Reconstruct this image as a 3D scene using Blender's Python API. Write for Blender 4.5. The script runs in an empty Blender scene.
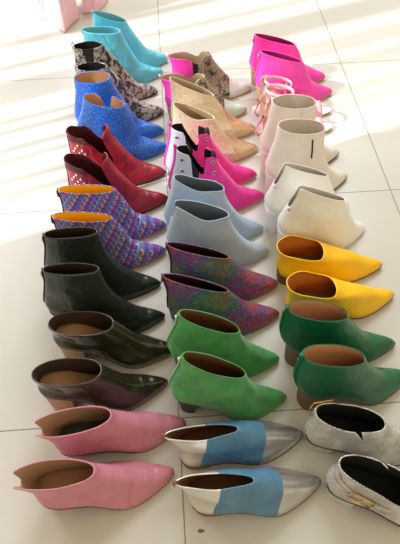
import bpy, bmesh, math, random
from mathutils import Vector, Matrix, noise
random.seed(7)
scn = bpy.context.scene
COL = scn.collection

# ------------------------------------------------------------ camera
CAM_H = 1.0772
PITCH, YAW, ROLL = 0.9229, 0.0535, -0.0224
F_PX = 560.0
cd = bpy.data.cameras.new('camera'); cam = bpy.data.objects.new('camera', cd); COL.objects.link(cam)
cy, sy = math.cos(YAW), math.sin(YAW)
Fw = Vector((sy*math.cos(PITCH), cy*math.cos(PITCH), -math.sin(PITCH)))
Rw = Vector((cy, -sy, 0)); Uw = Rw.cross(Fw)
R2 = Rw*math.cos(ROLL)+Uw*math.sin(ROLL); U2 = -Rw*math.sin(ROLL)+Uw*math.cos(ROLL)
cam.matrix_world = Matrix(((R2.x, U2.x, -Fw.x, 0), (R2.y, U2.y, -Fw.y, 0), (R2.z, U2.z, -Fw.z, CAM_H), (0, 0, 0, 1)))
cd.sensor_fit = 'VERTICAL'; cd.sensor_height = 36.0; cd.lens = F_PX/544*36.0
cd.clip_start = 0.02
scn.camera = cam

# ------------------------------------------------------------ world, sun, window light, added rear fill, exposure
w = bpy.data.worlds.new('world'); scn.world = w; w.use_nodes = True
bg = w.node_tree.nodes['Background']; bg.inputs['Color'].default_value = (1.0, 0.86, 0.60, 1); bg.inputs['Strength'].default_value = 0.50
sd = bpy.data.lights.new('sun', 'SUN'); sun = bpy.data.objects.new('sun', sd); COL.objects.link(sun)
sd.energy = 3.0; sd.color = (0.97, 0.98, 1.0); sd.angle = math.radians(1.0)
az, el = math.radians(18), math.radians(36)
sdir = Vector((math.cos(az)*math.cos(el), math.sin(az)*math.cos(el), -math.sin(el)))
sun.rotation_euler = sdir.to_track_quat('-Z', 'Y').to_euler(); sun.location = (-3, 0, 3)
ad = bpy.data.lights.new('window_daylight', 'AREA'); al = bpy.data.objects.new('window_daylight', ad); COL.objects.link(al)
ad.shape = 'RECTANGLE'; ad.size = 1.5; ad.size_y = 1.5; ad.energy = 25; ad.color = (0.84, 0.92, 1.0)
al.location = (-1.62, 2.15, 1.15)
al.rotation_euler = Vector((1, -0.2, -0.5)).to_track_quat('-Z', 'Y').to_euler()
bd = bpy.data.lights.new('rear_fill_light', 'AREA'); bl = bpy.data.objects.new('rear_fill_light', bd); COL.objects.link(bl)  # added fill lamp that lifts the right side, no window modelled behind
bd.shape = 'RECTANGLE'; bd.size = 2.6; bd.size_y = 1.8; bd.energy = 140; bd.color = (0.86, 0.93, 1.0)
bl.location = (.8, 4.6, 4.2); bl.rotation_euler = Vector((0, -1, -1.0)).to_track_quat('-Z', 'Y').to_euler()
scn.view_settings.view_transform = 'Standard'; scn.view_settings.look = 'None'
scn.view_settings.exposure = 0.56; scn.view_settings.gamma = 1.0; scn.view_settings.use_curve_mapping = False

# ------------------------------------------------------------ node material helpers
def srgb(r, g, b):
    f = lambda c: (c/255/12.92) if c/255 <= .04045 else ((c/255+.055)/1.055)**2.4
    return (f(r), f(g), f(b), 1.0)

class NT:
    def __init__(s, name):
        s.m = bpy.data.materials.new(name); s.m.use_nodes = True
        s.t = s.m.node_tree; s.b = s.t.nodes['Principled BSDF']
        s.co = None
    def n(s, typ, **kw):
        nd = s.t.nodes.new(typ)
        for k, v in kw.items(): setattr(nd, k, v)
        return nd
    def link(s, a, b): s.t.links.new(a, b)
    def coord(s):
        if s.co is None: s.co = s.n('ShaderNodeTexCoord').outputs['Object']
        return s.co
    def math(s, op, a, b=None, c=None):
        nd = s.n('ShaderNodeMath', operation=op)
        for i, v in enumerate((a, b, c)):
            if v is None: continue
            if isinstance(v, (int, float)): nd.inputs[i].default_value = v
            else: s.link(v, nd.inputs[i])
        return nd.outputs[0]
    def xyz(s):
        nd = s.n('ShaderNodeSeparateXYZ'); s.link(s.coord(), nd.inputs[0]); return nd.outputs
    def scaled(s, sc):
        nd = s.n('ShaderNodeMapping'); s.link(s.coord(), nd.inputs['Vector']); nd.inputs['Scale'].default_value = sc
        return nd.outputs[0]
    def noise(s, scale, detail=3, rough=.5, vec=None, dist=0):
        nd = s.n('ShaderNodeTexNoise'); s.link(vec or s.coord(), nd.inputs['Vector'])
        nd.inputs['Scale'].default_value = scale; nd.inputs['Detail'].default_value = detail; nd.inputs['Roughness'].default_value = rough
        nd.inputs['Distortion'].default_value = dist
        return nd.outputs['Fac']
    def vor(s, scale, feature='F1', out='Distance', vec=None):
        nd = s.n('ShaderNodeTexVoronoi', feature=feature); s.link(vec or s.coord(), nd.inputs['Vector'])
        nd.inputs['Scale'].default_value = scale
        return nd.outputs[out]
    def ramp(s, fac, stops, interp='LINEAR'):
        nd = s.n('ShaderNodeValToRGB'); s.link(fac, nd.inputs[0]); r = nd.color_ramp; r.interpolation = interp
        while len(r.elements) < len(stops): r.elements.new(0.5)
        for e, (p, c) in zip(r.elements, stops): e.position = p; e.color = c
        return nd.outputs[0]
    def mix(s, fac, a, b, blend='MIX'):
        nd = s.n('ShaderNodeMix', data_type='RGBA', blend_type=blend)
        for sock, v in ((nd.inputs[0], fac), (nd.inputs[6], a), (nd.inputs[7], b)):
            if isinstance(v, (int, float, tuple)): sock.default_value = v
            else: s.link(v, sock)
        return nd.outputs[2]
    def color(s, c):
        i = s.b.inputs['Base Color']
        if isinstance(c, tuple): i.default_value = c
        else: s.link(c, i)
        return s
    def set(s, **kw):
        for k, v in kw.items(): s.b.inputs[k.replace('_', ' ')].default_value = v
        return s
    def bump(s, h, strength=.3, dist=.002):
        nd = s.n('ShaderNodeBump'); nd.inputs['Strength'].default_value = strength; nd.inputs['Distance'].default_value = dist
        s.link(h, nd.inputs['Height']); s.link(nd.outputs[0], s.b.inputs['Normal']); return s

def leather(name, c, rough=.38, var=.12, bump=.15, coat=0.0, scale=28):
    k = NT(name); nz = k.noise(scale, 4)
    lo = tuple(max(0, x*(1-var)) for x in c[:3])+(1,); hi = tuple(min(1, x*(1+var)) for x in c[:3])+(1,)
    k.color(k.ramp(nz, [(.3, lo), (.7, hi)])).set(Roughness=rough, Coat_Weight=coat, Coat_Roughness=.08)
    cr = k.noise(14, 3, .55, vec=k.scaled((2.2, .7, 1.6)), dist=.8)
    g = k.math('ADD', k.math('ADD', k.math('MULTIPLY', k.noise(520, 2), .25), k.math('MULTIPLY', k.noise(40, 3), .8)), k.math('MULTIPLY', cr, 2.2))
    return k.bump(g, min(1, bump*2.2), .005).m

def suede(name, c, var=.16):
    k = NT(name); nz = k.noise(30, 5, .6); 
    lo = tuple(max(0, x*(1-var)) for x in c[:3])+(1,); hi = tuple(min(1, x*(1+var)) for x in c[:3])+(1,)
    k.color(k.ramp(nz, [(.3, lo), (.7, hi)])).set(Roughness=.85, Sheen_Weight=.35, Sheen_Roughness=.5, Specular_IOR_Level=.2)
    return k.bump(k.noise(700, 3), .25, .001).m

def metal(name, c, rough=.28):
    k = NT(name); k.color(c).set(Metallic=.8, Roughness=rough)
    return k.bump(k.noise(45, 3), .12, .003).m

def snake(name, dark, light, tint, scale=240, patch=48, rough=.35, thr=.5):
    k = NT(name); v = k.vor(scale, out='Distance')
    cell = k.ramp(v, [(0.15, (1, 1, 1, 1)), (.5, (.25, .25, .25, 1))])
    pt = k.ramp(k.noise(patch, 4, .65, dist=1.2), [(thr-.05, dark), (thr, tint), (thr+.06, light)])
    k.color(k.mix(.6, pt, cell, 'MULTIPLY')).set(Roughness=rough)
    return k.bump(v, .4, .002).m

def plain(name, c, rough=.6, **kw):
    k = NT(name); k.color(c).set(Roughness=rough, **kw)
    return k.bump(k.noise(160, 3), .12, .002).m

M = {}
M['turq'] = leather('turquoise_leather', srgb(98, 206, 230), .34, .14, .2)
M['turq_in'] = plain('turquoise_lining', srgb(130, 200, 212))
M['snake'] = snake('black_white_snakeskin', srgb(26, 24, 28), srgb(214, 206, 200), srgb(110, 100, 100), thr=.46)
M['blackel'] = plain('black_elastic', srgb(24, 22, 24), .8)
M['greyel'] = plain('grey_trim', srgb(150, 150, 150), .7)
k = NT('blue_dotted_leather'); vv = k.vor(330)
k.color(k.ramp(vv, [(.22, srgb(110, 180, 240)), (.40, srgb(22, 94, 206))])).set(Roughness=.35); M['blue'] = k.bump(vv, .3, .001).m
M['tan_in'] = plain('tan_leather_lining', srgb(205, 160, 122), .6)
M['red'] = leather('red_leather', srgb(158, 28, 48), .33, .3, .3)
M['maroon'] = leather('maroon_leather', srgb(84, 18, 28), .55, .2, .2)
M['stud'] = metal('pearl_stud', srgb(245, 238, 225), .25)
M['red_in'] = plain('dark_red_lining', srgb(80, 20, 26))
# chevrons
k = NT('chevron_print'); x, y, z = k.xyz()
row = k.math('FLOOR', k.math('DIVIDE', z, .0105)); fr = k.math('FRACT', k.math('DIVIDE', z, .0105))
tri = k.math('MULTIPLY', k.math('ABSOLUTE', k.math('SUBTRACT', fr, .5)), .0105)
xs = k.math('DIVIDE', k.math('ADD', x, tri), .0036)
ix = k.math('FLOOR', xs)
hsh = k.math('FRACT', k.math('ADD', k.math('MULTIPLY', ix, .381), k.math('MULTIPLY', row, .237)))
cc = k.ramp(hsh, [(0, srgb(146, 62, 158)), (.24, srgb(72, 110, 196)), (.44, srgb(200, 70, 150)), (.6, srgb(96, 70, 170)),
     (.74, srgb(60, 170, 196)), (.87, srgb(236, 204, 70)), (.94, srgb(180, 190, 210))], 'CONSTANT')
edge = k.math('GREATER_THAN', k.math('ABSOLUTE', k.math('SUBTRACT', k.math('FRACT', xs), .5)), .44)
k.color(k.mix(k.math('MULTIPLY', edge, .55), cc, srgb(60, 40, 110))).set(Roughness=.55); M['chev'] = k.bump(k.noise(600), .15, .001).m
M['yel_in'] = plain('yellow_lining', srgb(255, 200, 0), .6)
M['blackzip'] = plain('black_zip_tape', srgb(28, 26, 28), .6)
M['dkgreen'] = leather('blackish_green_leather', srgb(34, 42, 32), .27, .2, .2, .25)
M['dk_in'] = plain('dark_brown_lining', srgb(62, 44, 34))
M['patent'] = leather('dark_olive_patent', srgb(42, 41, 20), .14, .25, .22, 1.0)
M['pink'] = leather('dusty_pink_leather', srgb(204, 130, 148), .36, .08, .14)
M['pink_in'] = plain('olive_grey_lining', srgb(176, 140, 112))
M['pinkdark_in'] = plain('dark_green_insole', srgb(44, 52, 36))
M['fuchsia'] = leather('hot_pink_leather', srgb(250, 72, 186), .34, .07, .15)
M['fuchsia_in'] = plain('plum_lining', srgb(176, 36, 110))
M['fuchsia_suede'] = suede('hot_pink_suede', srgb(236, 58, 160))
M['gator'] = snake('brown_grey_reptile', srgb(60, 52, 44), srgb(196, 182, 156), srgb(140, 126, 104), 200, 60, thr=.45)
M['pearl'] = leather('pearl_white_leather', srgb(222, 226, 220), .22, .05, .12, .5)
M['mint'] = leather('pale_mint_leather', srgb(200, 218, 204), .22, .05, .12, .5)
k = NT('beige_gold_brocade'); nz = k.noise(60, 4, .6, dist=1.5)
k.color(k.ramp(nz, [(.38, srgb(200, 180, 148)), (.5, srgb(228, 212, 184)), (.62, srgb(216, 190, 156))])).set(Roughness=.45, Metallic=.15); M['beige'] = k.bump(k.vor(240), .35, .0015).m
M['gold'] = metal('pale_gold_leather', srgb(220, 194, 158), .36)
M['beige_in'] = plain('beige_lining', srgb(196, 172, 140))
M['lilac'] = leather('silver_lilac_leather', srgb(206, 206, 224), .3, .05, .12, .3)
M['eyelet'] = metal('silver_eyelet', srgb(210, 208, 210), .25)
M['hole'] = plain('eyelet_hole', srgb(20, 14, 18), .9)
M['dark_in'] = plain('charcoal_lining', srgb(58, 60, 64), .8)
M['lblue'] = suede('pale_blue_suede', srgb(172, 190, 214), .08)
M['lblue_in'] = plain('grey_blue_lining', srgb(112, 122, 134), .8)
# glitter
k = NT('rainbow_glitter'); sp = k.vor(420, out='Color')
spx = k.n('ShaderNodeSeparateColor'); k.link(sp, spx.inputs[0])
big = k.noise(13, 2, .5)
hue = k.math('FRACT', k.math('ADD', k.math('MULTIPLY', big, 3.2), k.math('MULTIPLY', spx.outputs[0], .25)))
hc = k.ramp(hue, [(0, srgb(176, 56, 92)), (.2, srgb(140, 104, 84)), (.4, srgb(60, 120, 94)), (.6, srgb(78, 96, 140)), (.8, srgb(132, 68, 140)), (1, srgb(176, 56, 92))])
k.color(k.mix(k.math('MULTIPLY', k.math('POWER', spx.outputs[1], 8.0), .4), k.mix(.2, hc, srgb(72, 64, 74)), srgb(225, 205, 215))).set(Roughness=.4, Metallic=.25)
M['glit'] = k.bump(k.vor(420), .5, .001).m
M['glit_in'] = plain('dark_plum_lining', srgb(58, 34, 38))
M['green'] = suede('green_suede', srgb(70, 148, 80), .26)
M['brown_in'] = plain('brown_lining', srgb(128, 84, 56))
M['black_heel'] = plain('black_heel', srgb(28, 22, 20), .45)
k = NT('pebbled_blue_leather'); pv = k.vor(260)
k.color(k.ramp(k.noise(25, 3), [(.3, srgb(76, 122, 156)), (.7, srgb(96, 142, 174))])).set(Roughness=.36); M['bluepeb'] = k.bump(pv, .55, .002).m
M['silver'] = metal('silver_leather', srgb(200, 198, 198), .26)
M['cream_silver'] = metal('pale_silver_leather', srgb(226, 222, 214), .42)
M['offw'] = suede('off_white_suede', srgb(234, 224, 214), .05)
M['offw_in'] = plain('cream_lining', srgb(216, 204, 190), .7)
M['white'] = leather('white_leather', srgb(246, 244, 242), .36, .03, .05, .1)
M['white_in'] = plain('white_lining', srgb(220, 212, 204), .7)
M['yellow'] = leather('yellow_leather', srgb(255, 198, 0), .4, .06, .16)
M['amber_in'] = plain('amber_lining', srgb(190, 104, 24), .55)
k = NT('green_reptile_leather'); wv = k.vor(62, 'DISTANCE_TO_EDGE', vec=k.scaled((1, 1, .8)))
k.color(k.mix(k.ramp(wv, [(.02, (1, 1, 1, 1)), (.07, (0, 0, 0, 1))]), k.ramp(k.noise(24), [(.3, srgb(8, 82, 52)), (.7, srgb(14, 106, 68))]), srgb(14, 98, 62))).set(Roughness=.34, Coat_Weight=.08)
M['gcroc'] = k.bump(wv, .5, .002).m
k = NT('grey_woven_reptile'); x, y, z = k.xyz()
br = k.n('ShaderNodeTexBrick'); vec = k.n('ShaderNodeCombineXYZ'); k.link(x, vec.inputs[0]); k.link(k.math('ADD', z, k.math('MULTIPLY', y, .7)), vec.inputs[1])
k.link(vec.outputs[0], br.inputs['Vector']); br.inputs['Scale'].default_value = 1.0
br.inputs['Brick Width'].default_value = .0038; br.inputs['Row Height'].default_value = .0030; br.inputs['Mortar Size'].default_value = .0007
br.inputs['Color1'].default_value = srgb(240, 236, 230); br.inputs['Color2'].default_value = srgb(222, 219, 214); br.inputs['Mortar'].default_value = srgb(118, 114, 114)
k.color(k.mix(k.ramp(k.noise(30, 4, .6), [(.42, (0, 0, 0, 1)), (.6, (.45, .45, .45, 1))]), br.outputs['Color'], srgb(236, 232, 226))).set(Roughness=.5)
M['grey'] = k.bump(br.outputs['Fac'], -.3, .001).m
M['black_in'] = plain('black_lining', srgb(22, 22, 20), .8)
M['goldmetal'] = metal('gold_metal', srgb(226, 180, 104), .25)
M['silvermetal'] = metal('zip_metal', srgb(200, 198, 194), .3)
M['rosegold'] = metal('rose_gold_leather', srgb(240, 216, 196), .36)
M['palepink'] = leather('pale_pink_strap', srgb(246, 196, 208), .4, .05)
M['lacepink'] = leather('pink_lace', srgb(240, 100, 160), .5, .06)
def stacked(name, a, b):
    k = NT(name); x, y, z = k.xyz(); f = k.math('FRACT', k.math('MULTIPLY', z, 190))
    nz = k.noise(60, 3, vec=k.scaled((1, 1, 8)))
    k.color(k.mix(k.math('MULTIPLY', k.math('GREATER_THAN', f, .82), .5), k.ramp(nz, [(.3, a), (.7, b)]), tuple(c*.5 for c in a[:3])+(1,))).set(Roughness=.5); return k.m
M['stack'] = stacked('stacked_brown_heel', srgb(96, 64, 44), srgb(128, 90, 62))
M['stack_tan'] = stacked('stacked_tan_heel', srgb(168, 132, 100), srgb(196, 158, 122))
M['sole_brown'] = plain('brown_sole', srgb(120, 82, 56), .5)
M['sole_dark'] = plain('dark_sole', srgb(40, 30, 26), .5)
k = NT('dark_edged_sole'); x, y, z = k.xyz(); k.color(k.mix(k.math('GREATER_THAN', x, .12), srgb(224, 212, 202), srgb(44, 34, 30))).set(Roughness=.5); M['sole_split'] = k.m
M['sole_tan'] = plain('tan_sole', srgb(196, 150, 104), .5)
k = NT('studded_brown_welt'); x, y, z = k.xyz(); f = k.math('FRACT', k.math('MULTIPLY', x, 170))
k.color(k.mix(k.math('MULTIPLY', k.math('GREATER_THAN', f, .55), k.math('GREATER_THAN', x, .14)), srgb(84, 44, 34), srgb(206, 164, 120))).set(Roughness=.4); M['welt'] = k.m
M['insole'] = plain('tan_insole', srgb(180, 136, 100), .6)
M['trouser'] = suede('pale_pink_cloth', srgb(252, 200, 212), .04)
M['hem'] = plain('tan_hem_edge', srgb(206, 178, 150), .7)

# floor: cream glazed tiles 60 x 60 cm
k = NT('cream_floor_tile'); x, y, z = k.xyz()
def joint(c, off):
    f = k.math('FRACT', k.math('DIVIDE', k.math('ADD', c, off), .6))
    d = k.math('MULTIPLY', k.math('SUBTRACT', .5, k.math('ABSOLUTE', k.math('SUBTRACT', f, .5))), .6)
    return k.math('LESS_THAN', d, .0013)
jm = k.math('MAXIMUM', joint(x, .025+3.0), joint(y, -.449+3.0))
tone = k.ramp(k.noise(2.5, 4, .6), [(.3, srgb(199, 195, 187)), (.7, srgb(208, 204, 196))])
k.color(k.mix(jm, tone, srgb(140, 128, 112))).set(Roughness=.3, Specular_IOR_Level=.35)
k.bump(k.math('SUBTRACT', 1.0, jm), .3, .001); M['floor'] = k.m
M['wall'] = plain('white_wall_paint', srgb(240, 238, 232), .8)

# ------------------------------------------------------------ mesh helpers
def link(name, bm, mat, parent=None, smooth=True):
    me = bpy.data.meshes.new(name)
    if smooth:
        for f in bm.faces: f.smooth = True
    bm.to_mesh(me); bm.free(); me.materials.append(mat)
    o = bpy.data.objects.new(name, me); COL.objects.link(o)
    if parent: o.parent = parent
    return o

def box_bm(bm, x0, x1, y0, y1, z0, z1):
    vs = [bm.verts.new((x, y, z)) for x in (x0, x1) for y in (y0, y1) for z in (z0, z1)]
    for q in ((0, 1, 3, 2), (4, 6, 7, 5), (0, 4, 5, 1), (2, 3, 7, 6), (0, 2, 6, 4), (1, 5, 7, 3)):
        bm.faces.new([vs[i] for i in q])

def tube_bm(bm, pts, r, n=8, closed=False):
    pts = [Vector(p) for p in pts]; rings = []; N = len(pts)
    for i, p in enumerate(pts):
        a = pts[(i-1) % N] if (closed or i > 0) else p
        b = pts[(i+1) % N] if (closed or i < N-1) else p
        t = (b-a).normalized(); up = Vector((0, 0, 1)) if abs(t.z) < .9 else Vector((1, 0, 0))
        s = t.cross(up).normalized(); u = s.cross(t)
        rr = r[i] if isinstance(r, (list, tuple)) else r
        rings.append([bm.verts.new(p+(s*math.cos(2*math.pi*k/n)+u*math.sin(2*math.pi*k/n))*rr) for k in range(n)])
    for i in range(N if closed else N-1):
        A, B = rings[i], rings[(i+1) % N]
        for k in range(n): bm.faces.new((A[k], A[(k+1) % n], B[(k+1) % n], B[k]))
    if not closed: bm.faces.new(rings[0]); bm.faces.new(rings[-1][::-1])

def ribbon_bm(bm, pts, wdir, width, th):
    """flat strap following pts; wdir: width direction(s)"""
    pts = [Vector(p) for p in pts]; rings = []
    for i, p in enumerate(pts):
        t = (pts[min(i+1, len(pts)-1)]-pts[max(i-1, 0)]).normalized()
        wd = Vector(wdir[i] if isinstance(wdir, list) else wdir); wd = (wd-t*wd.dot(t)).normalized(); nn = t.cross(wd)
        rings.append([bm.verts.new(p+wd*a*width/2+nn*b*th/2) for a, b in ((-1, -1), (1, -1), (1, 1), (-1, 1))])
    for A, B in zip(rings, rings[1:]):
        for k in range(4): bm.faces.new((A[k], A[(k+1) % 4], B[(k+1) % 4], B[k]))
    bm.faces.new(rings[0]); bm.faces.new(rings[-1][::-1])

def crom(pts, n, bias=1.0):
    """n+1 samples, evenly by arc length, along a Catmull-Rom curve"""
    P = [Vector((a, b)) for a, b in pts]; P = [P[0]*2-P[1]]+P+[P[-1]*2-P[-2]]
    dense = []
    for i in range(1, len(P)-2):
        for q in range(16):
            t = q/16; a, b, c, d = P[i-1:i+3]
            dense.append(.5*((2*b)+(c-a)*t+(2*a-5*b+4*c-d)*t*t+(3*b-a-3*c+d)*t**3))
    dense.append(P[-2])
    L = [0]
    for a, b in zip(dense, dense[1:]): L.append(L[-1]+(b-a).length)
    out = []
    for q in range(n+1):
        s = (q/n)**bias*L[-1]; i = 0
        while i < len(L)-2 and L[i+1] < s: i += 1
        f = (s-L[i])/max(1e-9, L[i+1]-L[i]); out.append(dense[i].lerp(dense[i+1], min(1, max(0, f))))
    return out

def interp(tab, x):
    if x <= tab[0][0]: return tab[0][1]
    for (a, b), (c, d) in zip(tab, tab[1:]):
        if x <= c:
            t = (x-a)/(c-a); t = t*t*(3-2*t) if False else t
            return b+(d-b)*t
    return tab[-1][1]
def sstep(a, b, x):
    t = min(1, max(0, (x-a)/(b-a))); return t*t*(3-2*t)

# half-width of a pointed foot outline along its length (fraction of L)
OUT = [(0, 0), (.004, .008), (.015, .0145), (.04, .0215), (.08, .026), (.15, .0285), (.25, .0275), (.36, .0265), (.46, .0300), (.54, .0340), (.60, .0360),
       (.66, .0355), (.72, .0325), (.79, .0275), (.86, .0212), (.91, .0160), (.95, .0115), (.98, .0070), (.993, .0042), (1, 0)]
NV, NT_ = 34, 60

class Shoe:
    def __init__(s, sty, T, ang, label, group, sgn=1, **over):
        s.p = dict(L=.245, hh=.05, wo=.033, wm=.029, W=1.05, heel='block', kind='ankle_boot', wob=.0012)
        s.p.update(sty); s.p.update(over); s.sgn = sgn; p = s.p
        p.setdefault('bow', -.007 if sgn < 0 else 0.0)
        L = p['L']; d = Vector((math.cos(ang), math.sin(ang), 0))
        e = bpy.data.objects.new(p['kind'], None); COL.objects.link(e); e.empty_display_size = .05
        e.location = Vector((T[0], T[1], 0))-d*L; e.rotation_euler = (0, 0, ang)
        e['label'] = label; e['category'] = p.get('cat', 'boot'); e['group'] = group
        s.e = e; s.seed = random.random()*50
        s.grid(); s.upper(); s.sole(); s.heel()
    def zs(s, x):
        p = s.p; L = p['L']
        z = p['hh']*(1-sstep(.02, .64*L, x))
        if x > .7*L: z += .007*((x-.7*L)/(.3*L))**2
        return z
    def bow(s, x):
        f = min(1, max(0, x/s.p['L'])); return s.p['bow']*math.sin(math.pi*f**1.3)
    def w0(s, f): return interp(OUT, f)*s.p['W']
    def grid(s):
        p = s.p; L = p['L']; hh = p['hh']; so = .004
        TB, TF = p['TB'], p['TF']; d = TB[1]-hh
        Bp = p.get('B') or [(0.003, hh+so), (-.003, hh+.22*d), (.001+.25*TB[0], hh+.5*d), (.003+.62*TB[0], hh+.75*d), TB]
        Fp = p.get('F') or [(L, s.zs(L)+so), (L-.0035, .0185), (.945*L, .0275), (.83*L, .040), (.70*L, .058)]+\
            ([(max(TF[0]+.014, .125), min(TF[1]*.62+.025, TF[1]-.012))] if TF[1] > .085 else [])+[TF]
        s.B = crom(Bp, NV); s.F = crom(Fp, NV, 1.0)
    def pt(s, v, th):
        p = s.p; L = p['L']; k = v*NV; i = min(NV-1, int(k)); f = k-i
        B = s.B[i].lerp(s.B[i+1], f); F = s.F[i].lerp(s.F[i+1], f)
        q = (1-math.cos(th))/2; sn = math.sin(th); side = 1 if sn >= 0 else -1
        x = B.x+(F.x-B.x)*q; z = B.y+(F.y-B.y)*q
        lin = s.p['hh']+(s.zs(L)-s.p['hh'])*q
        z += (s.zs(x)-lin)*(1-sstep(0, .62, v))
        a0 = s.w0(x/L if v < .02 else q)
        if v >= .02: a0 = s.w0(q)
        wm = p['wm']+(p['wo']-p['wm'])*sstep(.55, 1, v)
        wm = wm+(.0335-wm)*(1-sstep(.15, .6, v))
        el = wm*abs(sn)**.85
        g = sstep(0, .5, v)
        y = (a0*(1+.10*math.sin(min(1, v/.3)*math.pi)))*(1-g)+el*g
        c = p.get('raise')
        if c: z += c(q, side*s.sgn)*v**5
        n = noise.noise(Vector((x*28+s.seed, side*y*28, z*28)))
        r = 1+p['wob']*n*(.3+.7*sstep(.3, .7, v))/.03
        return Vector((x+p['wob']*n*.4*v, side*y*r+s.bow(x), z+p.get('slant', 0)*side*v**3))
    def upper(s):
        p = s.p; J = [j/NV for j in range(NV+1)]
        vt = p.get('vtop') or (lambda q, side: 1.0)
        ths = [2*math.pi*i/NT_ for i in range(NT_)]
        top = [vt((1-math.cos(t))/2, 1 if math.sin(t) >= 0 else -1) for t in ths]
        G = [[s.pt(v*top[i], t) for i, t in enumerate(ths)] for v in J]
        s.G = G; n = NT_
        def nrm(j, i):
            a = G[min(j+1, NV)][i]-G[max(j-1, 0)][i]; b = G[j][(i+1) % n]-G[j][(i-1) % n]
            m = a.cross(b)
            if m.length < 1e-12: return Vector((0, 0, 1))
            m.normalize(); return m
        # orientation: at th = pi/2 the outside is +y
        flip = -1 if nrm(NV//2, n//4).y < 0 else 1
        TH = .0024
        I = []
        for j in range(NV+1):
            row = []
            for i in range(n):
                P = G[j][i]; m = nrm(j, i)*flip
                t = min(TH, abs(P.y-s.bow(P.x))*.55+.0006) if j < NV*.4 else TH
                row.append(P-m*t)
            I.append(row)
        s.I = I
        bm = bmesh.new()
        V = [[bm.verts.new(c) for c in r] for r in G]
        for j in range(NV):
            for i in range(n):
                q = (V[j][i], V[j][(i+1) % n], V[j+1][(i+1) % n], V[j+1][i]); bm.faces.new(q if flip > 0 else q[::-1])
        rim = [bm.verts.new(c) for c in I[NV]]
        lip = [bm.verts.new(G[NV][i].lerp(I[NV][i], .5)+Vector((0, 0, .0007))) for i in range(n)]
        for A, Bq in ((V[NV], lip), (lip, rim)):
            for i in range(n):
                q = (A[i], A[(i+1) % n], Bq[(i+1) % n], Bq[i]); bm.faces.new(q if flip > 0 else q[::-1])
        cuts = p.get('cuts', []); cls = p.get('cls')
        for co, no in cuts:
            bmesh.ops.bisect_plane(bm, geom=bm.verts[:]+bm.edges[:]+bm.faces[:], plane_co=co, plane_no=no, dist=1e-6)
        s.parts = {}
        main = p.get('main', 'upper')
        if cls:
            groups = {}
            for f in bm.faces:
                c = f.calc_center_median(); nm_ = cls(c, c.y*s.sgn); groups.setdefault((nm_, c.y > 0 if nm_ == 'gusset' else True), []).append(f)
            names = list(groups)
            for key in names:
                nm = key[0]
                b2 = bmesh.new(); mp = {}
                for f in groups[key]:
                    b2.faces.new([mp.setdefault(v.index if False else v, None) or mp.__setitem__(v, b2.verts.new(v.co)) or mp[v] for v in f.verts])
                s.parts[nm] = link(nm, b2, M[p['mats'][nm]], s.e)
                if nm != main: s.parts[nm]['label'] = p['plabels'].get(nm, M[p['mats'][nm]].name.replace('_', ' ')+' '+nm.replace('_', ' '))
            bm.free()
        else:
            s.parts[main] = link(main, bm, M[p['mat']], s.e)
        # lining and insole
        bm = bmesh.new(); j0 = 4
        V = [[bm.verts.new(c) for c in I[j]] for j in range(j0, NV+1)]
        for j in range(len(V)-1):
            for i in range(n):
                q = (V[j][i], V[j+1][i], V[j+1][(i+1) % n], V[j][(i+1) % n]); bm.faces.new(q if flip > 0 else q[::-1])
        l = link('lining', bm, M[p['lin']], s.e); l['label'] = M[p['lin']].name.replace('_', ' ')
        bm = bmesh.new()
        V = [bm.verts.new(I[j0][i]+Vector((0, 0, .0012))) for i in range(n)]
        h = n//2
        for i in range(h):
            a, b = V[i], V[i+1]; c, d = V[(n-i-1) % n], V[(n-i) % n]
            fs = []
            for v_ in (a, b, c, d):
                if v_ not in fs: fs.append(v_)
            if len(fs) >= 3: bm.faces.new(fs)
        bmesh.ops.recalc_face_normals(bm, faces=bm.faces)
        if bm.faces[0].normal.z < 0: bmesh.ops.reverse_faces(bm, faces=bm.faces)
        o = link('insole', bm, M[p.get('ins', 'insole')], s.e); o['label'] = M[p.get('ins', 'insole')].name.replace('_', ' ')
    def sole(s):
        p = s.p; bm = bmesh.new(); n = NT_; L = p['L']; ex = p.get('ex', .0012)
        rings = []
        for dz, gr in ((-.0, -.0008), (.0008, ex), (.0042, ex), (.0048, -.0005)):
            r = []
            for i in range(n):
                g = s.G[0][i]; th = 2*math.pi*i/n
                c = Vector((-math.cos(th), math.sin(th)*.9))
                r.append(bm.verts.new((g.x+c.x*gr, g.y+c.y*gr*(1 if abs(g.y-s.bow(g.x)) > .001 else 0), s.zs(g.x)+dz)))
            rings.append(r)
        for A, Bq in zip(rings, rings[1:]):
            for i in range(n): bm.faces.new((A[i], A[(i+1) % n], Bq[(i+1) % n], Bq[i]))
        h = n//2
        for R, rev in ((rings[0], False), (rings[-1], True)):
            for i in range(h):
                fs = []
                for v_ in (R[i], R[i+1], R[(n-i-1) % n], R[(n-i) % n]):
                    if v_ not in fs: fs.append(v_)
                if len(fs) >= 3: bm.faces.new(fs)
        bmesh.ops.recalc_face_normals(bm, faces=bm.faces)
        o = link('sole', bm, M[p.get('sole', 'sole_brown')], s.e, smooth=False); o['label'] = M[p.get('sole', 'sole_brown')].name.replace('_', ' ')
    def heel(s):
        p = s.p; hh = p['hh']; L = p['L']; bm = bmesh.new()
        xh = p.get('xh', .056); kind = p['heel']
        tp, cx = {'block': (.80, .030), 'stiletto': (.20, .022), 'cone': (.50, .026), 'wide': (.92, .031)}[kind]
        m = 15; ol = []
        for i in range(m+1):
            x = xh*(1-math.cos(math.pi/2*i/m)) if False else xh*(i/m)**2
            ol.append((x, s.w0(x/L)))
        loop = [(x, w_) for x, w_ in ol]+[(x, -w_) for x, w_ in ol[::-1] if True]
        loop = loop[:-1] if abs(loop[0][1]) < 1e-9 else loop
        rings = []; K = 9
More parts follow.
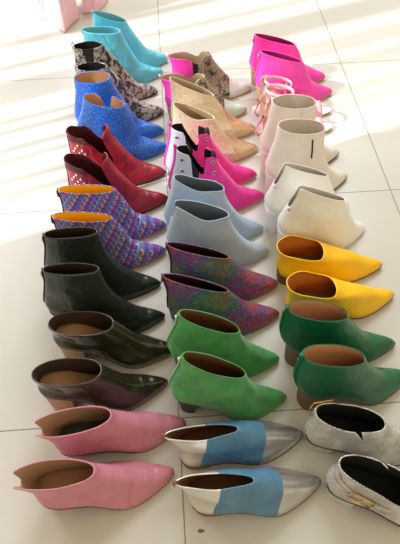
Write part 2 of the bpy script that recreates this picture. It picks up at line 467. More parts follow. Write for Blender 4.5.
        for k_ in range(K+1):
            t = k_/K  # 0 top
            if kind == 'stiletto': f = 1+(tp-1)*(1-(1-t)**2.4)
            elif kind == 'cone': f = 1+(tp-1)*(1-(1-t)**1.6)
            else: f = 1+(tp-1)*t**.8
            sh = {'stiletto': -.004, 'cone': 0.0}.get(kind, 0)*t
            r = []
            for x, y in loop:
                X = cx+(x-cx)*f+sh; zt = s.zs(x)+.0006
                r.append(bm.verts.new((X, y*f+s.bow(x), zt*(1-t))))
            rings.append(r)
        N = len(loop)
        for A, Bq in zip(rings, rings[1:]):
            for i in range(N): bm.faces.new((A[i], A[(i+1) % N], Bq[(i+1) % N], Bq[i]))
        bm.faces.new(rings[0]); bm.faces.new(rings[-1][::-1])
        bmesh.ops.recalc_face_normals(bm, faces=bm.faces)
        o = link('heel', bm, M[p.get('hm', 'black_heel')], s.e, smooth=False); o['label'] = M[p.get('hm', 'black_heel')].name.replace('_', ' ')
    # ---- details placed on the surface
    def surf(s, v, q, side, off=.001):
        """point and outward normal on the upper; side -1 is towards the viewer (world -y)"""
        th = math.acos(max(-1, min(1, 1-2*q))); th = th if side > 0 else 2*math.pi-th
        P = s.pt(v, th); A = s.pt(min(1, v+.01), th)-s.pt(max(0, v-.01), th); Bv = s.pt(v, th+.02)-s.pt(v, th-.02)
        m = A.cross(Bv).normalized()
        b_ = s.bow(P.x); c = Vector((P.x if .02 < q < .98 else P.x-(.03 if q <= .02 else -.03), 0, P.z))
        if m.dot(Vector((0, P.y-b_, 0)) if abs(P.y-b_) > .004 else P-Vector((.06, 0, P.z))) < 0: m = -m
        return P+m*off, m
    def add(s, name, bm, mat, parent=None, label=None, smooth=True):
        o = link(name, bm, M[mat], parent or s.e, smooth)
        if label: o['label'] = label
        return o
    def zipper(s, mat='blackzip', v0=.16, v1=1.0, w=.0055, pull='silvermetal', tab=True):
        bm = bmesh.new(); pts = []; N = 14
        for k_ in range(N+1):
            P, m = s.surf(v0+(v1-v0)*k_/N, 0.0, 1, 0); pts.append(Vector((P.x-.0008, 0, P.z)))
        ribbon_bm(bm, pts, (0, 1, 0), w*2, .002)
        z = s.add('zipper', bm, mat, label='dark zip up the back' if mat == 'blackzip' else None)
        if tab:
            bm = bmesh.new(); P = pts[-2]
            box_bm(bm, P.x-.0045, P.x-.0012, -.0025, .0025, P.z-.014, P.z+.001)
            s.add('zip_pull', bm, pull, z)
        return z
    def pull_tab(s, mat, h=.014, w=.007):
        P = s.G[NV][0]; bm = bmesh.new()
        ribbon_bm(bm, [P+Vector((-.0015, 0, -.012)), P+Vector((-.003, 0, 0)), P+Vector((-.003, 0, h*.7)), P+Vector((0, 0, h)), P+Vector((.003, 0, h*.6)), P+Vector((.0032, 0, -.008))], (0, 1, 0), w, .0014)
        return s.add('pull_tab', bm, mat)
    def dots(s, name, spots, r, mat, parent=None, hole=None):
        for v, q, side in spots:
            P, m = s.surf(v, q, side, .0004); bm = bmesh.new()
            R = m.to_track_quat('Z', 'Y').to_matrix().to_4x4(); R.translation = P
            if hole:
                tube_bm(bm, [R @ Vector((r*math.cos(a), r*math.sin(a), .0006)) for a in [2*math.pi*k_/14 for k_ in range(14)]], r*.32, 6, True)
                o = s.add(name, bm, mat, parent)
                b2 = bmesh.new(); bmesh.ops.create_circle(b2, cap_ends=True, segments=14, radius=r*.8, matrix=R); s.add('hole', b2, hole, o)
            else:
                bmesh.ops.create_uvsphere(bm, u_segments=10, v_segments=6, radius=r, matrix=R @ Matrix.Diagonal((1, 1, .55, 1))); s.add(name, bm, mat, parent)
    def line(s, name, path, r, mat, off=.0006):
        """thin raised line through surface points given as (v,q,side)"""
        bm = bmesh.new(); pts = []
        for a, b in zip(path, path[1:]):
            for k_ in range(6):
                t = k_/6; pts.append(s.surf(a[0]+(b[0]-a[0])*t, a[1]+(b[1]-a[1])*t, a[2], off)[0])
        pts.append(s.surf(*path[-1], off)[0]); tube_bm(bm, pts, r, 5)
        return s.add(name, bm, mat)
    def strap(s, name, path, width, mat, off=.0016, th=.0022):
        bm = bmesh.new(); pts = []; wd = []
        for a, b in zip(path, path[1:]):
            for k_ in range(6):
                t = k_/6; v, q = a[0]+(b[0]-a[0])*t, a[1]+(b[1]-a[1])*t
                P, m = s.surf(v, q, a[2], off); pts.append(P); wd.append(m)
        P, m = s.surf(*path[-1], off); pts.append(P); wd.append(m)
        wds = []
        for i, P in enumerate(pts):
            t = (pts[min(i+1, len(pts)-1)]-pts[max(0, i-1)]).normalized(); wds.append(t.cross(wd[i]))
        ribbon_bm(bm, pts, wds, width, th)
        return s.add(name, bm, mat), pts, wd

# ------------------------------------------------------------ setting
bm = bmesh.new(); box_bm(bm, -1.75, 2.2, -1.0, 3.4, -.05, 0)
fl = link('floor', bm, M['floor'], smooth=False); fl['kind'] = 'structure'
# left wall with a window opening, out of the picture: the sun comes in through it
WX = -1.70; bm = bmesh.new(); y0, y1, z0, z1 = .53, 3.0, .25, 2.5
box_bm(bm, WX-.05, WX, -1.0, y0, 0, 2.6); box_bm(bm, WX-.05, WX, y1, 3.4, 0, 2.6)
box_bm(bm, WX-.05, WX, y0, y1, 0, z0); box_bm(bm, WX-.05, WX, y0, y1, z1, 2.6)
wl = link('wall_left', bm, M['wall'], smooth=False); wl['kind'] = 'structure'
bm = bmesh.new()
for yy, ww in ((.70, .006), (.76, .008), (.85, .007), (.90, .012), (.985, .012), (1.035, .012), (1.19, .062), (1.34, .012), (1.49, .02), (1.9, .04), (2.4, .04)):
    box_bm(bm, WX-.04, WX-.01, yy-ww, yy+ww, z0, z1)  # unseen bars, spaced and sized to cast the sun stripes on the floor
wf = link('window_stripe_bars', bm, M['wall'], smooth=False); wf['kind'] = 'structure'

# ------------------------------------------------------------ shoe styles
R = math.radians
def gauss(q, c, w_): return math.exp(-((q-c)/w_)**2)

def toe_plane(x, tilt=.6): return ((x, 0, .03), (math.cos(tilt), 0, -math.sin(tilt)*0+math.sin(tilt)*.0+(-.35)))

# 1 turquoise
ST = dict(TB=(.020, .188), TF=(.120, .152), hh=.05, wo=.022, mat='turq', lin='turq_in', ins='turq_in', sole='turq', hm='turq', heel='cone', wob=.0026)
g = 'turquoise boots at the back of the left column'
s = Shoe(ST, (.002, 1.711), R(2), 'turquoise leather tall boot at the very back of the left column, farther of its pair', g, 1)
s.pull_tab('turq', .004, .008); s.line('seam', [(.12, .0, -1), (.3, .35, -1), (.55, .62, -1), (.97, .5, -1)], .0007, 'turq')
s = Shoe(ST, (-.019, 1.638), R(4), 'turquoise leather tall boot in front of its twin, behind the snakeskin boots', g, -1, TB=(.012, .178), TF=(.124, .168))
s.pull_tab('turq', .004, .008); s.line('seam', [(.12, .0, -1), (.3, .35, -1), (.55, .62, -1), (.97, .5, -1)], .0007, 'turq')

# 2 snakeskin
def gus_cls(lo, hi, zb, nm='gusset', both=True):
    def f(c, y):
        k_ = c.z-zb
        if c.z > zb and lo-k_*.16 < c.x < hi+k_*.16: return nm
        return 'upper'
    return f
def gus_cuts(lo, hi, zb):
    return [((0, 0, zb), (0, 0, 1)), ((lo, 0, zb), (1, 0, .16)), ((hi, 0, zb), (1, 0, -.16))]
ST = dict(TB=(.010, .176), TF=(.094, .178), hh=.05, wo=.022, lin='black_in', ins='black_in', sole='sole_dark', hm='black_heel', heel='block', mats={'upper': 'snake', 'gusset': 'blackel'}, plabels={'gusset': 'black elastic side panel'},
          cuts=gus_cuts(.052, .056, .085), cls=gus_cls(.052, .056, .085))
g = 'snakeskin boots in the left column'
s = Shoe(ST, (-.039, 1.535), R(0), 'black and white snakeskin boot just in front of the turquoise pair', g, 1); s.pull_tab('snake')
s = Shoe(ST, (-.023, 1.432), R(1), 'black and white snakeskin boot directly behind the blue dotted pair', g, -1); s.pull_tab('greyel')
s.line('gusset_trim', [(.55, .36, -1), (.99, .22, -1)], .0012, 'greyel'); s.line('gusset_trim', [(.55, .40, -1), (.99, .56, -1)], .0012, 'greyel')

# 3 blue
ST = dict(TB=(.016, .200), TF=(.114, .200), hh=.055, wo=.029, mat='blue', lin='tan_in', ins='tan_in', sole='blue', hm='blue', heel='cone', wob=.0026)
g = 'blue dotted boots in the left column'
s = Shoe(ST, (-.026, 1.340), R(0), 'bright blue dotted boot with tan lining, farther of its pair', g, 1)
s = Shoe(ST, (-.016, 1.265), R(0), 'bright blue dotted boot with a slit in its collar, in front of its twin', g, -1, TB=(.034, .194), TF=(.140, .168),
         vtop=lambda q, sd: 1-.30*(gauss(q, .5, .10) if sd > 0 else 0)-.0*(q > .5))
bm = bmesh.new()

# 4 red
def redtop(q, sd):
    dip = .50*max(0, 1-abs(q-.70)/.30)**1.2 if q < .70 else .50*max(0, 1-abs(q-.70)/.14)
    return 1-dip*(1 if sd < 0 else .7)
ST = dict(TB=(.002, .165), TF=(.108, .158), hh=.03, wo=.028, main='upper', lin='red_in', ins='red_in', sole='sole_dark', hm='sole_dark', heel='wide', wob=.0045,
          vtop=redtop, **{'raise': lambda q, sd: .016*sstep(.84, .95, q)+.008*(1-sstep(.05, .3, q))}, mats={'upper': 'red', 'collar': 'maroon'}, plabels={'collar': 'dark maroon collar band'},
          cuts=[((0, 0, .150), (.12, 0, 1)), ((.07, 0, 0), (1, 0, 0))], cls=lambda c, y: 'collar' if c.x < .07 and .150 < c.z+.12*c.x else 'upper')
g = 'red studded boots in the left column'
for T_, a_, lab, sg in (((-.026, 1.161), 1, 'red leather cut-out boot with dark collar, behind its studded twin', 1), ((-.024, 1.06), 2, 'red leather cut-out boot with pale studs, behind the chevron boots', -1)):
    s = Shoe(ST, T_, R(a_), lab, g, sg)
    s.dots('stud', [(.82, .20, -1), (.74, .13, -1), (.74, .25, -1), (.66, .08, -1), (.66, .18, -1), (.66, .28, -1), (.57, .12, -1), (.57, .22, -1), (.48, .16, -1)], .0034, 'stud')
    s.line('seam', [(.05, .62, -1), (.3, .70, -1), (.62, .95, -1)], .0008, 'maroon')
    z_ = s.zipper('maroon', .1, .9, .004, tab=False)

# 5 chevron
ST = dict(TB=(.000, .164), TF=(.133, .150), hh=.035, wo=.017, mat='chev', lin='yel_in', ins='yel_in', sole='sole_tan', hm='black_heel', heel='block')
g = 'chevron printed boots in the left column'
s = Shoe(ST, (-.030, .964), R(2), 'purple and blue chevron boot with yellow lining, right in front of the red pair', g, 1); s.zipper()
s = Shoe(ST, (-.036, .881), R(2), 'purple and blue chevron boot with yellow lining, right behind the dark green tall boots', g, -1); s.zipper()

# 6 dark green tall
ST = dict(TB=(.016, .205), TF=(.128, .205), hh=.075, wo=.016, mat='dkgreen', lin='dk_in', ins='dk_in', sole='sole_dark', hm='black_heel', heel='stiletto', wob=.0024,
          F=[(.245, .011), (.2415, .0185), (.231, .0275), (.203, .042), (.174, .066), (.150, .100), (.134, .150), (.128, .205)])
g = 'dark green stiletto boots in the left column'
for T_, a_, lab, sg in (((-.052, .782), 0, 'blackish green leather boot right in front of the chevron pair', 1), ((-.045, .691), 0, 'blackish green leather stiletto boot behind the glossy patent pair', -1)):
    s = Shoe(ST, T_, R(a_), lab, g, sg); s.zipper()
    s.line('seam', [(.06, .60, -1), (.2, .75, -1), (.36, .99, -1)], .0008, 'dkgreen')

# 7 patent
ST = dict(TB=(-.004, .138), TF=(.124, .128), hh=.084, wo=.030, mat='patent', lin='dk_in', ins='insole', sole='welt', hm='stack_tan', heel='block', wob=.0022)
g = 'glossy patent booties in the left column'
s = Shoe(ST, (-.022, .603), R(-.8), 'glossy dark olive patent bootie with a bare tan heel', g, 1)
s.line('seam', [(.05, .42, -1), (.5, .52, -1), (.97, .66, -1)], .0008, 'patent')
s = Shoe(ST, (-.044, .528), R(7.5), 'glossy dark olive patent bootie right behind the dusty pink pair', g, -1)
s.line('seam', [(.05, .42, -1), (.5, .52, -1), (.97, .66, -1)], .0008, 'patent')

# 8 dusty pink
def pinktop(q, sd): return 1-.30*gauss(q, 0, .03)
ST = dict(TB=(-.030, .130), TF=(.113, .122), hh=.036, wo=.026, mat='pink', lin='pink_in', sole='welt', hm='pink', heel='block', vtop=pinktop, W=1.15)
g = 'dusty pink booties at the front'
s = Shoe(ST, (-.013, .437), R(9), 'dusty pink leather bootie with dark insole, beside the black patent pair', g, 1, ins='pinkdark_in', lin='pink_in', W=1.06); s.zipper('pink', .1, .68, .005, 'silvermetal')
s.line('seam', [(.05, .66, -1), (.25, .74, -1), (.5, .97, -1)], .0008, 'pink')
s = Shoe(ST, (-.039, .341), R(7), 'dusty pink leather bootie at the bottom left corner, nearest of its column', g, -1); s.zipper('pink', .1, .68, .005, 'silvermetal')
s.line('seam', [(.05, .66, -1), (.25, .74, -1), (.5, .97, -1)], .0008, 'pink')

# 9 pink / reptile ankle boots, middle column back
def g_cls(c, y):
    k_ = (c.z-.055)
    if c.x > .172: return 'toe_cap'
    if c.z > .055 and .060-.02*k_ < c.x < .066+.16*k_: return 'gusset'
    return 'upper' if c.x > .063 else 'heel_counter'
ST = dict(TB=(-.012, .140), TF=(.115, .140), hh=.045, vtop=lambda q, sd: 1-.14*gauss(q, .62, .13), wo=.022, lin='beige_in', sole='sole_tan', hm='stack_tan', heel='block',
          cuts=[((.172, 0, 0), (1, 0, 0)), ((0, 0, .055), (0, 0, 1)), ((.060, 0, .055), (1, 0, .02)), ((.066, 0, .055), (1, 0, -.16)), ((.063, 0, 0), (1, 0, 0))],
          cls=g_cls, mats={'upper': 'gator', 'gusset': 'blackel', 'heel_counter': 'fuchsia', 'toe_cap': 'pearl'}, plabels={'heel_counter': 'hot pink leather heel counter', 'gusset': 'black elastic gusset', 'toe_cap': 'pale pearly toe cap'})
g = 'pink and reptile print boots at the back of the middle column'
s = Shoe(ST, (.257, 1.524), R(2), 'reptile print ankle boot with pink heel and pearly white toe, back of the middle column', g, 1); s.pull_tab('beige', .01, .01)
s = Shoe(ST, (.231, 1.419), R(2), 'reptile print ankle boot with pink heel and pale mint toe, behind the beige pair', g, -1, mats={'upper': 'gator', 'gusset': 'blackel', 'heel_counter': 'fuchsia', 'toe_cap': 'mint'}); s.pull_tab('beige', .01, .01)

# 10 beige brocade
ST = dict(TB=(.000, .196), TF=(.120, .135), hh=.04, wo=.018, lin='beige_in', sole='sole_tan', hm='stack_tan', heel='block', wob=.0026,
          cuts=[((.18, 0, .02), (1, 0, .5))], cls=lambda c, y: 'toe_cap' if (c.x-.18)+.5*(c.z-.02) > 0 else 'upper', mats={'upper': 'beige', 'toe_cap': 'gold'}, plabels={'toe_cap': 'pale gold toe'})
g = 'beige gold toed boots in the middle column'
s = Shoe(ST, (.245, 1.323), R(0), 'beige textured boot with gold toe, farther of its pair', g, 1)
s = Shoe(ST, (.240, 1.238), R(2), 'beige textured boot with gold toe right behind the pink eyelet boots', g, -1, TB=(.010, .182), TF=(.118, .133), vtop=lambda q, sd: 1-(.10*gauss(q, .45, .3) if sd < 0 else 0))

# 11 pink eyelet boots
def pk_cls(c, y):
    a = .056-.05*(c.z-.08); b = .060+.20*(c.z-.08)
    if c.z > .08:
        if c.x < a: return 'heel_counter'
        if c.x < b: return 'gusset'
        return 'upper'
    return 'heel_counter' if c.x < .058 else 'upper'
ST = dict(TB=(.018, .190), TF=(.112, .168), hh=.045, wo=.022, lin='black_in', ins='black_in', sole='sole_tan', hm='lilac', heel='block',
          vtop=lambda q, sd: 1-(.34 if sd < 0 else .5)*max(0, 1-abs(q-.52)/.22),
          cuts=[((0, 0, .08), (0, 0, 1)), ((.056, 0, .08), (1, 0, .05)), ((.060, 0, .08), (1, 0, -.20)), ((.058, 0, 0), (1, 0, 0))], cls=pk_cls,
          mats={'upper': 'fuchsia_suede', 'gusset': 'blackel', 'heel_counter': 'lilac'}, plabels={'gusset': 'black elastic V gusset', 'heel_counter': 'silver lilac heel quarter'})
g = 'hot pink eyelet boots in the middle column'
for T_, a_, lab, sg in (((.223, 1.131), 1, 'hot pink suede and silver eyelet boot, farther of its pair, by the beige boots', 1), ((.232, 1.049), 1, 'hot pink suede and silver eyelet boot right behind the pale blue pair', -1)):
    s = Shoe(ST, T_, R(a_), lab, g, sg)
    s.dots('eyelet', [(.93, .88, -1), (.76, .80, -1), (.60, .72, -1), (.88, .14, -1), (.66, .14, -1)], .0042, 'eyelet', None, 'hole')
    bm = bmesh.new(); tube_bm(bm, [s.surf(v_, 0, 1, 0)[0]+Vector((-.001, 0, 0)) for v_ in [.1+.9*k_/12 for k_ in range(13)]]+[s.G[NV][0]+Vector((-.002, 0, .012))], .004, 8); s.add('back_piping', bm, 'fuchsia', label='hot pink piping up the back')
    F_ = s.G[NV][NT_//2]; bm = bmesh.new(); ribbon_bm(bm, [F_+Vector((.002, 0, -.006)), F_+Vector((-.001, 0, .004)), F_+Vector((-.005, 0, .005)), F_+Vector((-.009, 0, -.006))], (0, 1, 0), .018, .002); s.add('pull_tab', bm, 'blackel', label='black pull tab')

# 12 pale blue suede
ST = dict(W=1.08, TB=(.026, .202), TF=(.142, .158), hh=.05, wo=.022, mat='lblue', lin='lblue_in', ins='dark_in', sole='lblue', hm='lblue', heel='block',
          F=[(.245, .011), (.2415, .0185), (.231, .0275), (.205, .042), (.180, .064), (.158, .100), (.145, .135), (.142, .158)])
g = 'pale blue suede boots in the middle column'
s = Shoe(ST, (.214, .934), R(0), 'pale blue suede boot in front of the pink eyelet pair', g, 1, vtop=lambda q, sd: 1-.05*gauss(q, .45, .25))
s = Shoe(ST, (.217, .860), R(0), 'pale blue suede boot right behind the glitter boots, collar slit at the back', g, -1, TB=(.018, .198), TF=(.139, .153),
         vtop=lambda q, sd: 1-.30*gauss(q, .0, .025)-(.09*gauss(q, .55, .28) if sd < 0 else .02))

# 13 glitter
ST = dict(W=1.08, TB=(-.008, .180), TF=(.126, .122), hh=.045, wo=.014, mat='glit', lin='glit_in', ins='glit_in', sole='welt', hm='black_heel', heel='cone')
g = 'glitter boots in the middle column'
s = Shoe(ST, (.224, .758), R(0), 'rainbow glitter boot in front of the pale blue pair', g, 1); s.zipper()
s = Shoe(ST, (.213, .676), R(0), 'rainbow glitter boot right behind the green suede pair', g, -1); s.zipper()

# 14 green suede
ST = dict(TB=(.024, .212), TF=(.140, .138), hh=.08, wo=.020, mat='green', lin='brown_in', ins='brown_in', sole='green', hm='black_heel', heel='cone', L=.230, wob=.0022,
          F=[(.230, .011), (.2265, .019), (.216, .029), (.190, .046), (.166, .070), (.148, .106), (.140, .138)])
g = 'green suede boots in the middle column'
s = Shoe(ST, (.195, .563), R(0), 'green suede heeled boot in front of the glitter boots', g, 1); s.zipper('green', .1, .98, .004, 'offw')
s = Shoe(ST, (.196, .475), R(0), 'green suede heeled boot right behind the blue and silver shoes', g, -1); s.zipper('green', .1, .98, .004, 'offw')

# 15 blue and silver shoes
def bs_cls(c, y):
    if (c.x-.158)-.35*(c.z-.04)+.0*abs(y) > 0: return 'toe_cap'
    if (c.x-.042)-.25*(c.z-.06) < 0: return 'heel_counter'
    return 'upper'
ST = dict(TB=(-.022, .122), TF=(.112, .098), hh=.022, wo=.014, wm=.030, lin='brown_in', ins='brown_in', sole='sole_brown', hm='sole_brown', heel='wide', kind='slip_on_shoe', cat='shoe', W=1.15,
          cuts=[((.158, 0, .04), (1, 0, -.35)), ((.042, 0, .06), (1, 0, -.25))], cls=bs_cls,
          mats={'upper': 'bluepeb', 'toe_cap': 'silver', 'heel_counter': 'cream_silver'}, plabels={'toe_cap': 'silver toe cap', 'heel_counter': 'pale silver heel counter'},
          F=[(.245, .011), (.2415, .0185), (.231, .0275), (.205, .041), (.165, .062), (.138, .082), (.112, .098)],
          vtop=lambda q, sd: 1-(.07*gauss(q, .45, .22) if sd < 0 else .0))
g = 'blue and silver shoes at the front'
s = Shoe(ST, (.215, .395), R(6), 'blue leather slip-on with silver toe cap, right in front of the green suede boots', g, 1); s.pull_tab('brown_in', .006, .006)
s = Shoe(ST, (.232, .304), R(4), 'blue leather slip-on with silver toe cap, nearest the bottom edge', g, -1); s.pull_tab('brown_in', .006, .006)
s.dots('emblem', [(.62, .13, -1)], .0035, 'silvermetal')

# 16 hot pink
ST = dict(TB=(.005, .165), TF=(.134, .127), hh=.05, wo=.017, mat='fuchsia', lin='fuchsia_in', ins='fuchsia_in', sole='sole_tan', hm='stack_tan', heel='block', wob=.0022)
g = 'hot pink boots at the back of the right column'
s = Shoe(ST, (.503, 1.564), R(-1), 'plain hot pink leather boot, rearmost of the right column', g, 1); s.zipper('fuchsia', .1, .97, .004)
s = Shoe(ST, (.508, 1.483), R(1), 'plain hot pink leather boot beside the strappy sandals', g, -1); s.zipper('fuchsia', .1, .97, .004)

# 17 strappy sandals
def sandal(heel, ang, label, sg, lz):
    L = .225; hh = .075
    e = bpy.data.objects.new('strappy_sandal', None); COL.objects.link(e); e.location = (heel[0], heel[1], 0); e.rotation_euler = (0, 0, ang)
    e['label'] = label; e['category'] = 'sandal'; e['group'] = 'strappy gold sandals in the right column'
    zs = lambda x: hh*(1-sstep(.03, .66*L, x))+(.006*((x-.7*L)/(.3*L))**2 if x > .7*L else 0)
    # footbed
    bm = bmesh.new(); n = 48; rings = []
    for dz, sc in ((0, .96), (.001, 1), (.006, 1), (.007, .97)):
        r = []
        for i in range(n):
            t = 2*math.pi*i/n; q = (1-math.cos(t))/2; x = q*L
            r.append(bm.verts.new((x, (1 if math.sin(t) >= 0 else -1)*interp(OUT, q)*.9*sc, zs(x)+dz)))
        rings.append(r)
    for A, B_ in zip(rings, rings[1:]):
        for i in range(n): bm.faces.new((A[i], A[(i+1) % n], B_[(i+1) % n], B_[i]))
    for R_ in (rings[0], rings[-1]):
        for i in range(n//2):
            fs = []
            for v_ in (R_[i], R_[i+1], R_[(n-i-1) % n], R_[(n-i) % n]):
                if v_ not in fs: fs.append(v_)
            if len(fs) > 2: bm.faces.new(fs)
    bmesh.ops.recalc_face_normals(bm, faces=bm.faces)
    link('footbed', bm, M['rosegold'], e, False)
    bm = bmesh.new(); tube_bm(bm, [(.022, 0, zs(.02)), (.02, 0, .05), (.018, 0, .03), (.018, 0, 0)], [.018, .0095, .007, .0065], 16); o = link('heel', bm, M['gold'], e); o['label'] = 'slim pale gold heel'
    # heel cup
    bm = bmesh.new(); rows = []
    for k_ in range(6):
        z = hh+.004+.052*k_/5; r = []
        for i in range(17):
            t = math.pi*(.5+i/16); rr = .027-.002*(k_/5)
            r.append(bm.verts.new((.027+rr*1.0*math.cos(t)-.004*(k_/5), rr*math.sin(t), z)))
        rows.append(r)
    for A, B_ in zip(rows, rows[1:]):
        for i in range(16): bm.faces.new((A[i], A[i+1], B_[i+1], B_[i]))
    bmesh.ops.solidify(bm, geom=bm.faces[:], thickness=.002)
    link('heel_cup', bm, M['rosegold'], e)
    # ankle strap: a loop standing above the heel cup
    bm = bmesh.new(); pts = []
    for i in range(21):
        t = 2*math.pi*i/20; pts.append((.050+.040*math.cos(t), (.026*math.sin(t)), lz-.008*math.cos(t)))
    ribbon_bm(bm, pts, (0, 0, 1), .010, .002); a = link('ankle_strap', bm, M['palepink'], e); a['label'] = 'pale pink ankle strap loop'
    for y_ in (-1, 1):
        bm = bmesh.new(); ribbon_bm(bm, [(.012, y_*.020, .110), (.014, y_*.021, .5*(.110+lz)), (.018, y_*.021, lz+.006)], (1, 0, 0), .008, .002); link('side_strap', bm, M['palepink'], e)
    # crossed laces
    for k_, (xa, xb) in enumerate(((.165, .125), (.125, .165), (.125, .085), (.09, .125), (.09, .06))):
        bm = bmesh.new(); pts = []
        for i in range(13):
            t = i/12; x = xa+(xb-xa)*t; sp = .034
            pts.append((x-.0*t, sp*math.cos(math.pi*t), zs(x)+.006+(.035+.02*(x < .1))*math.sin(math.pi*t)))
        tube_bm(bm, pts, .0032, 6); o = link('lace', bm, M['lacepink'], e); o['label'] = 'pink crossed lace'
    bm = bmesh.new(); ribbon_bm(bm, [(.178, .034*math.cos(math.pi*i/12), zs(.178)+.006+.03*math.sin(math.pi*i/12)) for i in range(13)], (1, 0, 0), .022, .002); link('toe_strap', bm, M['palepink'], e)
    # lace ends hanging down at the side of the heel
    bm = bmesh.new(); bx = [(.004, -.030, .095), (-.012, -.036, .075), (-.020, -.036, .05), (-.010, -.037, .035), (.006, -.036, .045), (.004, -.034, .07), (-.004, -.032, .088)]
    tube_bm(bm, bx, .0028, 6, True); o = link('lace_bow', bm, M['lacepink'], e); o['label'] = 'pink lace bow at the heel'
    return e
sandal((.262, 1.386), R(2), 'strappy gold sandal with pink laces, close to the hot pink boots', 1, .118)
sandal((.250, 1.300), R(4), 'strappy gold sandal with a pale pink ankle loop, behind the off-white boots', -1, .150)

# 18 off-white suede
ST = dict(TB=(.018, .226), TF=(.138, .205), hh=.075, wo=.032, mat='offw', lin='offw_in', ins='dk_in', sole='sole_split', hm='offw', heel='block', L=.240, wob=.0022,
          F=[(.240, .011), (.2365, .0185), (.226, .0285), (.200, .044), (.174, .070), (.153, .110), (.142, .160), (.138, .205)])
g = 'off-white suede boots in the right column'
s = Shoe(ST, (.466, 1.201), R(13), 'off-white suede tall boot in front of the strappy sandals', g, 1)
s.line('seam', [(.45, .55, -1), (.75, .58, -1), (.99, .56, -1)], .0012, 'offw')
s = Shoe(ST, (.467, 1.105), R(12), 'off-white suede tall boot with a short dark side zip', g, -1)
bm = bmesh.new(); tube_bm(bm, [s.surf(.62+.30*k_/8, .66-.02*k_/8, -1, .0002)[0] for k_ in range(9)], .0022, 6); s.add('zipper', bm, 'blackzip', label='short dark zip on the side')

# 19 white
ST = dict(TB=(.030, .210), TF=(.156, .138), hh=.07, wo=.014, mat='white', lin='white_in', ins='tan_in', sole='white', hm='white', heel='block', L=.240,
          F=[(.240, .011), (.2365, .0185), (.226, .0285), (.204, .046), (.186, .072), (.168, .110), (.156, .138)], vtop=lambda q, sd: 1-.42*gauss(q, 0, .026))
g = 'white leather boots in the right column'
for T_, a_, lab, sg in (((.448, .998), 14, 'white leather boot in front of the off-white suede pair', 1), ((.470, .918), 12, 'white leather boot right behind the yellow pair', -1)):
    s = Shoe(ST, T_, R(a_), lab, g, sg); s.dots('zip_stud', [(.56, .012, -1)], .004, 'silvermetal')
    bm = bmesh.new()

# 20 yellow
ST = dict(TB=(-.010, .120), TF=(.106, .093), hh=.030, wo=.036, L=.258, mat='yellow', lin='amber_in', ins='sole_brown', sole='sole_brown', hm='stack', heel='wide', W=1.03,
          vtop=lambda q, sd: 1-.06*math.cos(9*q)*(.4+.6*q)-.02)
g = 'yellow leather booties in the right column'
s = Shoe(ST, (.480, .794), R(3), 'bright yellow low bootie on brown sole, in front of the white boots', g, 1)
s.line('seam', [(.05, .45, -1), (.5, .62, -1), (.92, .75, -1)], .0008, 'yellow')
s = Shoe(ST, (.484, .707), R(6.5), 'bright yellow low bootie right behind the dark green reptile pair', g, -1)
s.line('seam', [(.05, .45, -1), (.5, .62, -1), (.92, .75, -1)], .0008, 'yellow')

# 21 green reptile
ST = dict(TB=(-.014, .200), TF=(.112, .154), hh=.055, B=[(.003, .059), (-.009, .085), (-.019, .120), (-.020, .160), (-.014, .200)], wo=.025, mat='gcroc', lin='tan_in', ins='tan_in', sole='sole_brown', hm='stack', heel='wide')
g = 'dark green reptile boots in the right column'
s = Shoe(ST, (.451, .580), R(3), 'dark emerald reptile leather boot right in front of the yellow pair', g, 1); s.pull_tab('gcroc', .003, .010); s.zipper('gcroc', .1, .98, .004, 'gcroc')
s = Shoe(ST, (.458, .505), R(9), 'dark emerald reptile leather boot right behind the grey buckled shoes', g, -1); s.pull_tab('gcroc', .003, .010); s.zipper('gcroc', .1, .98, .004, 'gcroc')

# 22 grey buckle shoes
ST = dict(TB=(.006, .124), TF=(.134, .108), hh=.032, wo=.027, mat='grey', lin='black_in', ins='black_in', sole='sole_dark', hm='grey', heel='wide', kind='buckled_shoe', cat='shoe', W=1.08)
g = 'grey buckled shoes at the bottom right'
def back_top(q, sd): return 1-(.32*max(0, 1-abs(q-.60)/.03) if sd < 0 else 0)-.05*gauss(q, .4, .25)
def front_top(q, sd): return 1-((.30*gauss(q, .74, .16)+.12*sstep(.1, .6, q)*(1-sstep(.9, 1, q))) if sd < 0 else .26*max(0, 1-abs(q-.60)/.05))
for h_, a_, lab, sg, vt_ in (((.2156, .393), -12, 'grey woven reptile shoe, farther of the two buckled shoes', 1, back_top), ((.238, .300), -17, 'grey woven reptile shoe with gold buckle at the bottom right corner', -1, front_top)):
    a = R(a_); T_ = (h_[0]+.245*math.cos(a), h_[1]+.245*math.sin(a))
    s = Shoe(ST, T_, a, lab, g, sg, vtop=vt_)
    sd_ = -sg if sg < 0 else 1
    vis = -1 if sg < 0 else 1
    path = [(.80, .0, -1), (.62, .06, -1), (.48, .20, -1), (.40, .40, -1), (.36, .55, -1)] if sg < 0 else [(.80, .0, 1), (.84, .08, 1), (.80, .25, 1), (.70, .45, 1)]
    st, pts, wd = s.strap('strap', path, .016, 'grey')
    i = 15 if sg < 0 else 7; P, m = pts[i], wd[i]; t = (pts[i+1]-pts[i-1]).normalized(); u = t.cross(m).normalized()
    bm = bmesh.new(); c_ = P+m*.0030
    tube_bm(bm, [c_+t*a1*.021+u*b1*.0105 for a1, b1 in ((-1, -1), (0, -1.04), (1, -1), (1.04, 0), (1, 1), (0, 1.04), (-1, 1), (-1.04, 0))], .0018, 8, True)
    bk = s.add('buckle', bm, 'goldmetal', st, 'gold rectangular buckle')
    bm = bmesh.new(); tube_bm(bm, [c_-u*.012, c_+u*.012], .0012, 6); s.add('buckle_bar', bm, 'goldmetal', bk, None)

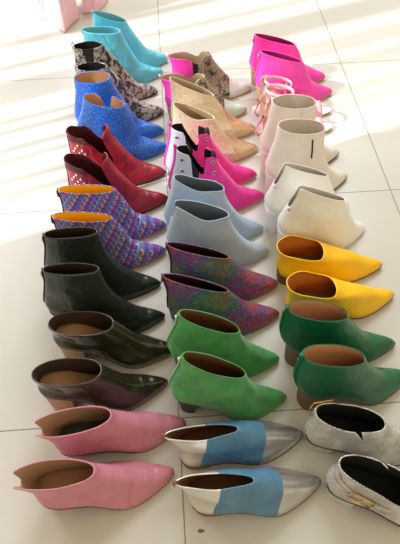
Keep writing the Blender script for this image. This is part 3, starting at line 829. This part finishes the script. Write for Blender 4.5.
# ------------------------------------------------------------ pale pink trousers reaching into the picture
tr = bpy.data.objects.new('trousers', None); COL.objects.link(tr); tr.location = (-.33, 2.0, 0)
tr['label'] = 'pale pink wide cloth trouser hems with tan edges at the top left'; tr['category'] = 'trousers'
def leg(corners, top, name):
    """pressed cloth leg: a faceted hem outline rising to a narrower top"""
    bm = bmesh.new(); bh = bmesh.new(); per = 6; hem = []
    for k_, c in enumerate(corners):
        d = corners[(k_+1) % len(corners)]
        for i in range(per):
            f = i/per; b = .10*math.sin(math.pi*f)*((-1)**k_)
            hem.append(Vector((c[0]+(d[0]-c[0])*f-(d[1]-c[1])*b*.5, c[1]+(d[1]-c[1])*f+(d[0]-c[0])*b*.5, 0)))
    n = len(hem); cen = sum(hem, Vector())/n; rows = []
    for j in range(13):
        f = j/12; c = cen.lerp(Vector((top[0], top[1], 0)), f); r = []
        for i, h in enumerate(hem):
            q = h-cen; w_ = .006*math.sin(i*1.7+j*.9)*min(1, j/2)
            r.append(Vector((c.x+q.x*(1-.3*f)+w_*.5, c.y+q.y*(1-.3*f)+w_, .004+.9*f**1.2)))
        rows.append(r)
    V = [[bm.verts.new(c) for c in r] for r in rows]
    for A, B_ in zip(V, V[1:]):
        for i in range(n): bm.faces.new((A[i], A[(i+1) % n], B_[(i+1) % n], B_[i]))
    bmesh.ops.recalc_face_normals(bm, faces=bm.faces)
    bmesh.ops.solidify(bm, geom=bm.faces[:], thickness=.003)
    o = link(name, bm, M['trouser'], tr, False)
    tube_bm(bh, [c+Vector((0, 0, -.0015)) for c in rows[0]], .0024, 6, True)
    h = link('hem', bh, M['hem'], o); h['label'] = 'tan hem edge'
O_ = (-.33, 2.0)
rel = lambda L_: [(x-O_[0], y-O_[1]) for x, y in L_]
leg(rel([(-.465, 2.03), (-.425, 2.015), (-.362, 1.925), (-.318, 2.015), (-.345, 2.12), (-.43, 2.11)]), (-.06, .12), 'trouser_leg')
leg(rel([(-.306, 2.05), (-.256, 2.055), (-.215, 2.14), (-.27, 2.19), (-.315, 2.15)]), (.10, .18), 'trouser_leg')

# a small dry leaf fragment on the floor
bm = bmesh.new(); cs = (.004, .235, .0006)
v0_ = bm.verts.new((cs[0], cs[1], .0022)); ring = [bm.verts.new((cs[0]+.006*math.cos(2*math.pi*i/10)*(1+.3*math.sin(3*i)), cs[1]+.0035*math.sin(2*math.pi*i/10)*(1+.25*math.cos(2*i)), .0004)) for i in range(10)]
for i in range(10): bm.faces.new((v0_, ring[i], ring[(i+1) % 10]))
lf = link('leaf_scrap', bm, plain('dry_leaf', srgb(110, 104, 56), .8)); lf['label'] = 'tiny dry leaf scrap on the floor tile at the bottom'; lf['category'] = 'leaf'
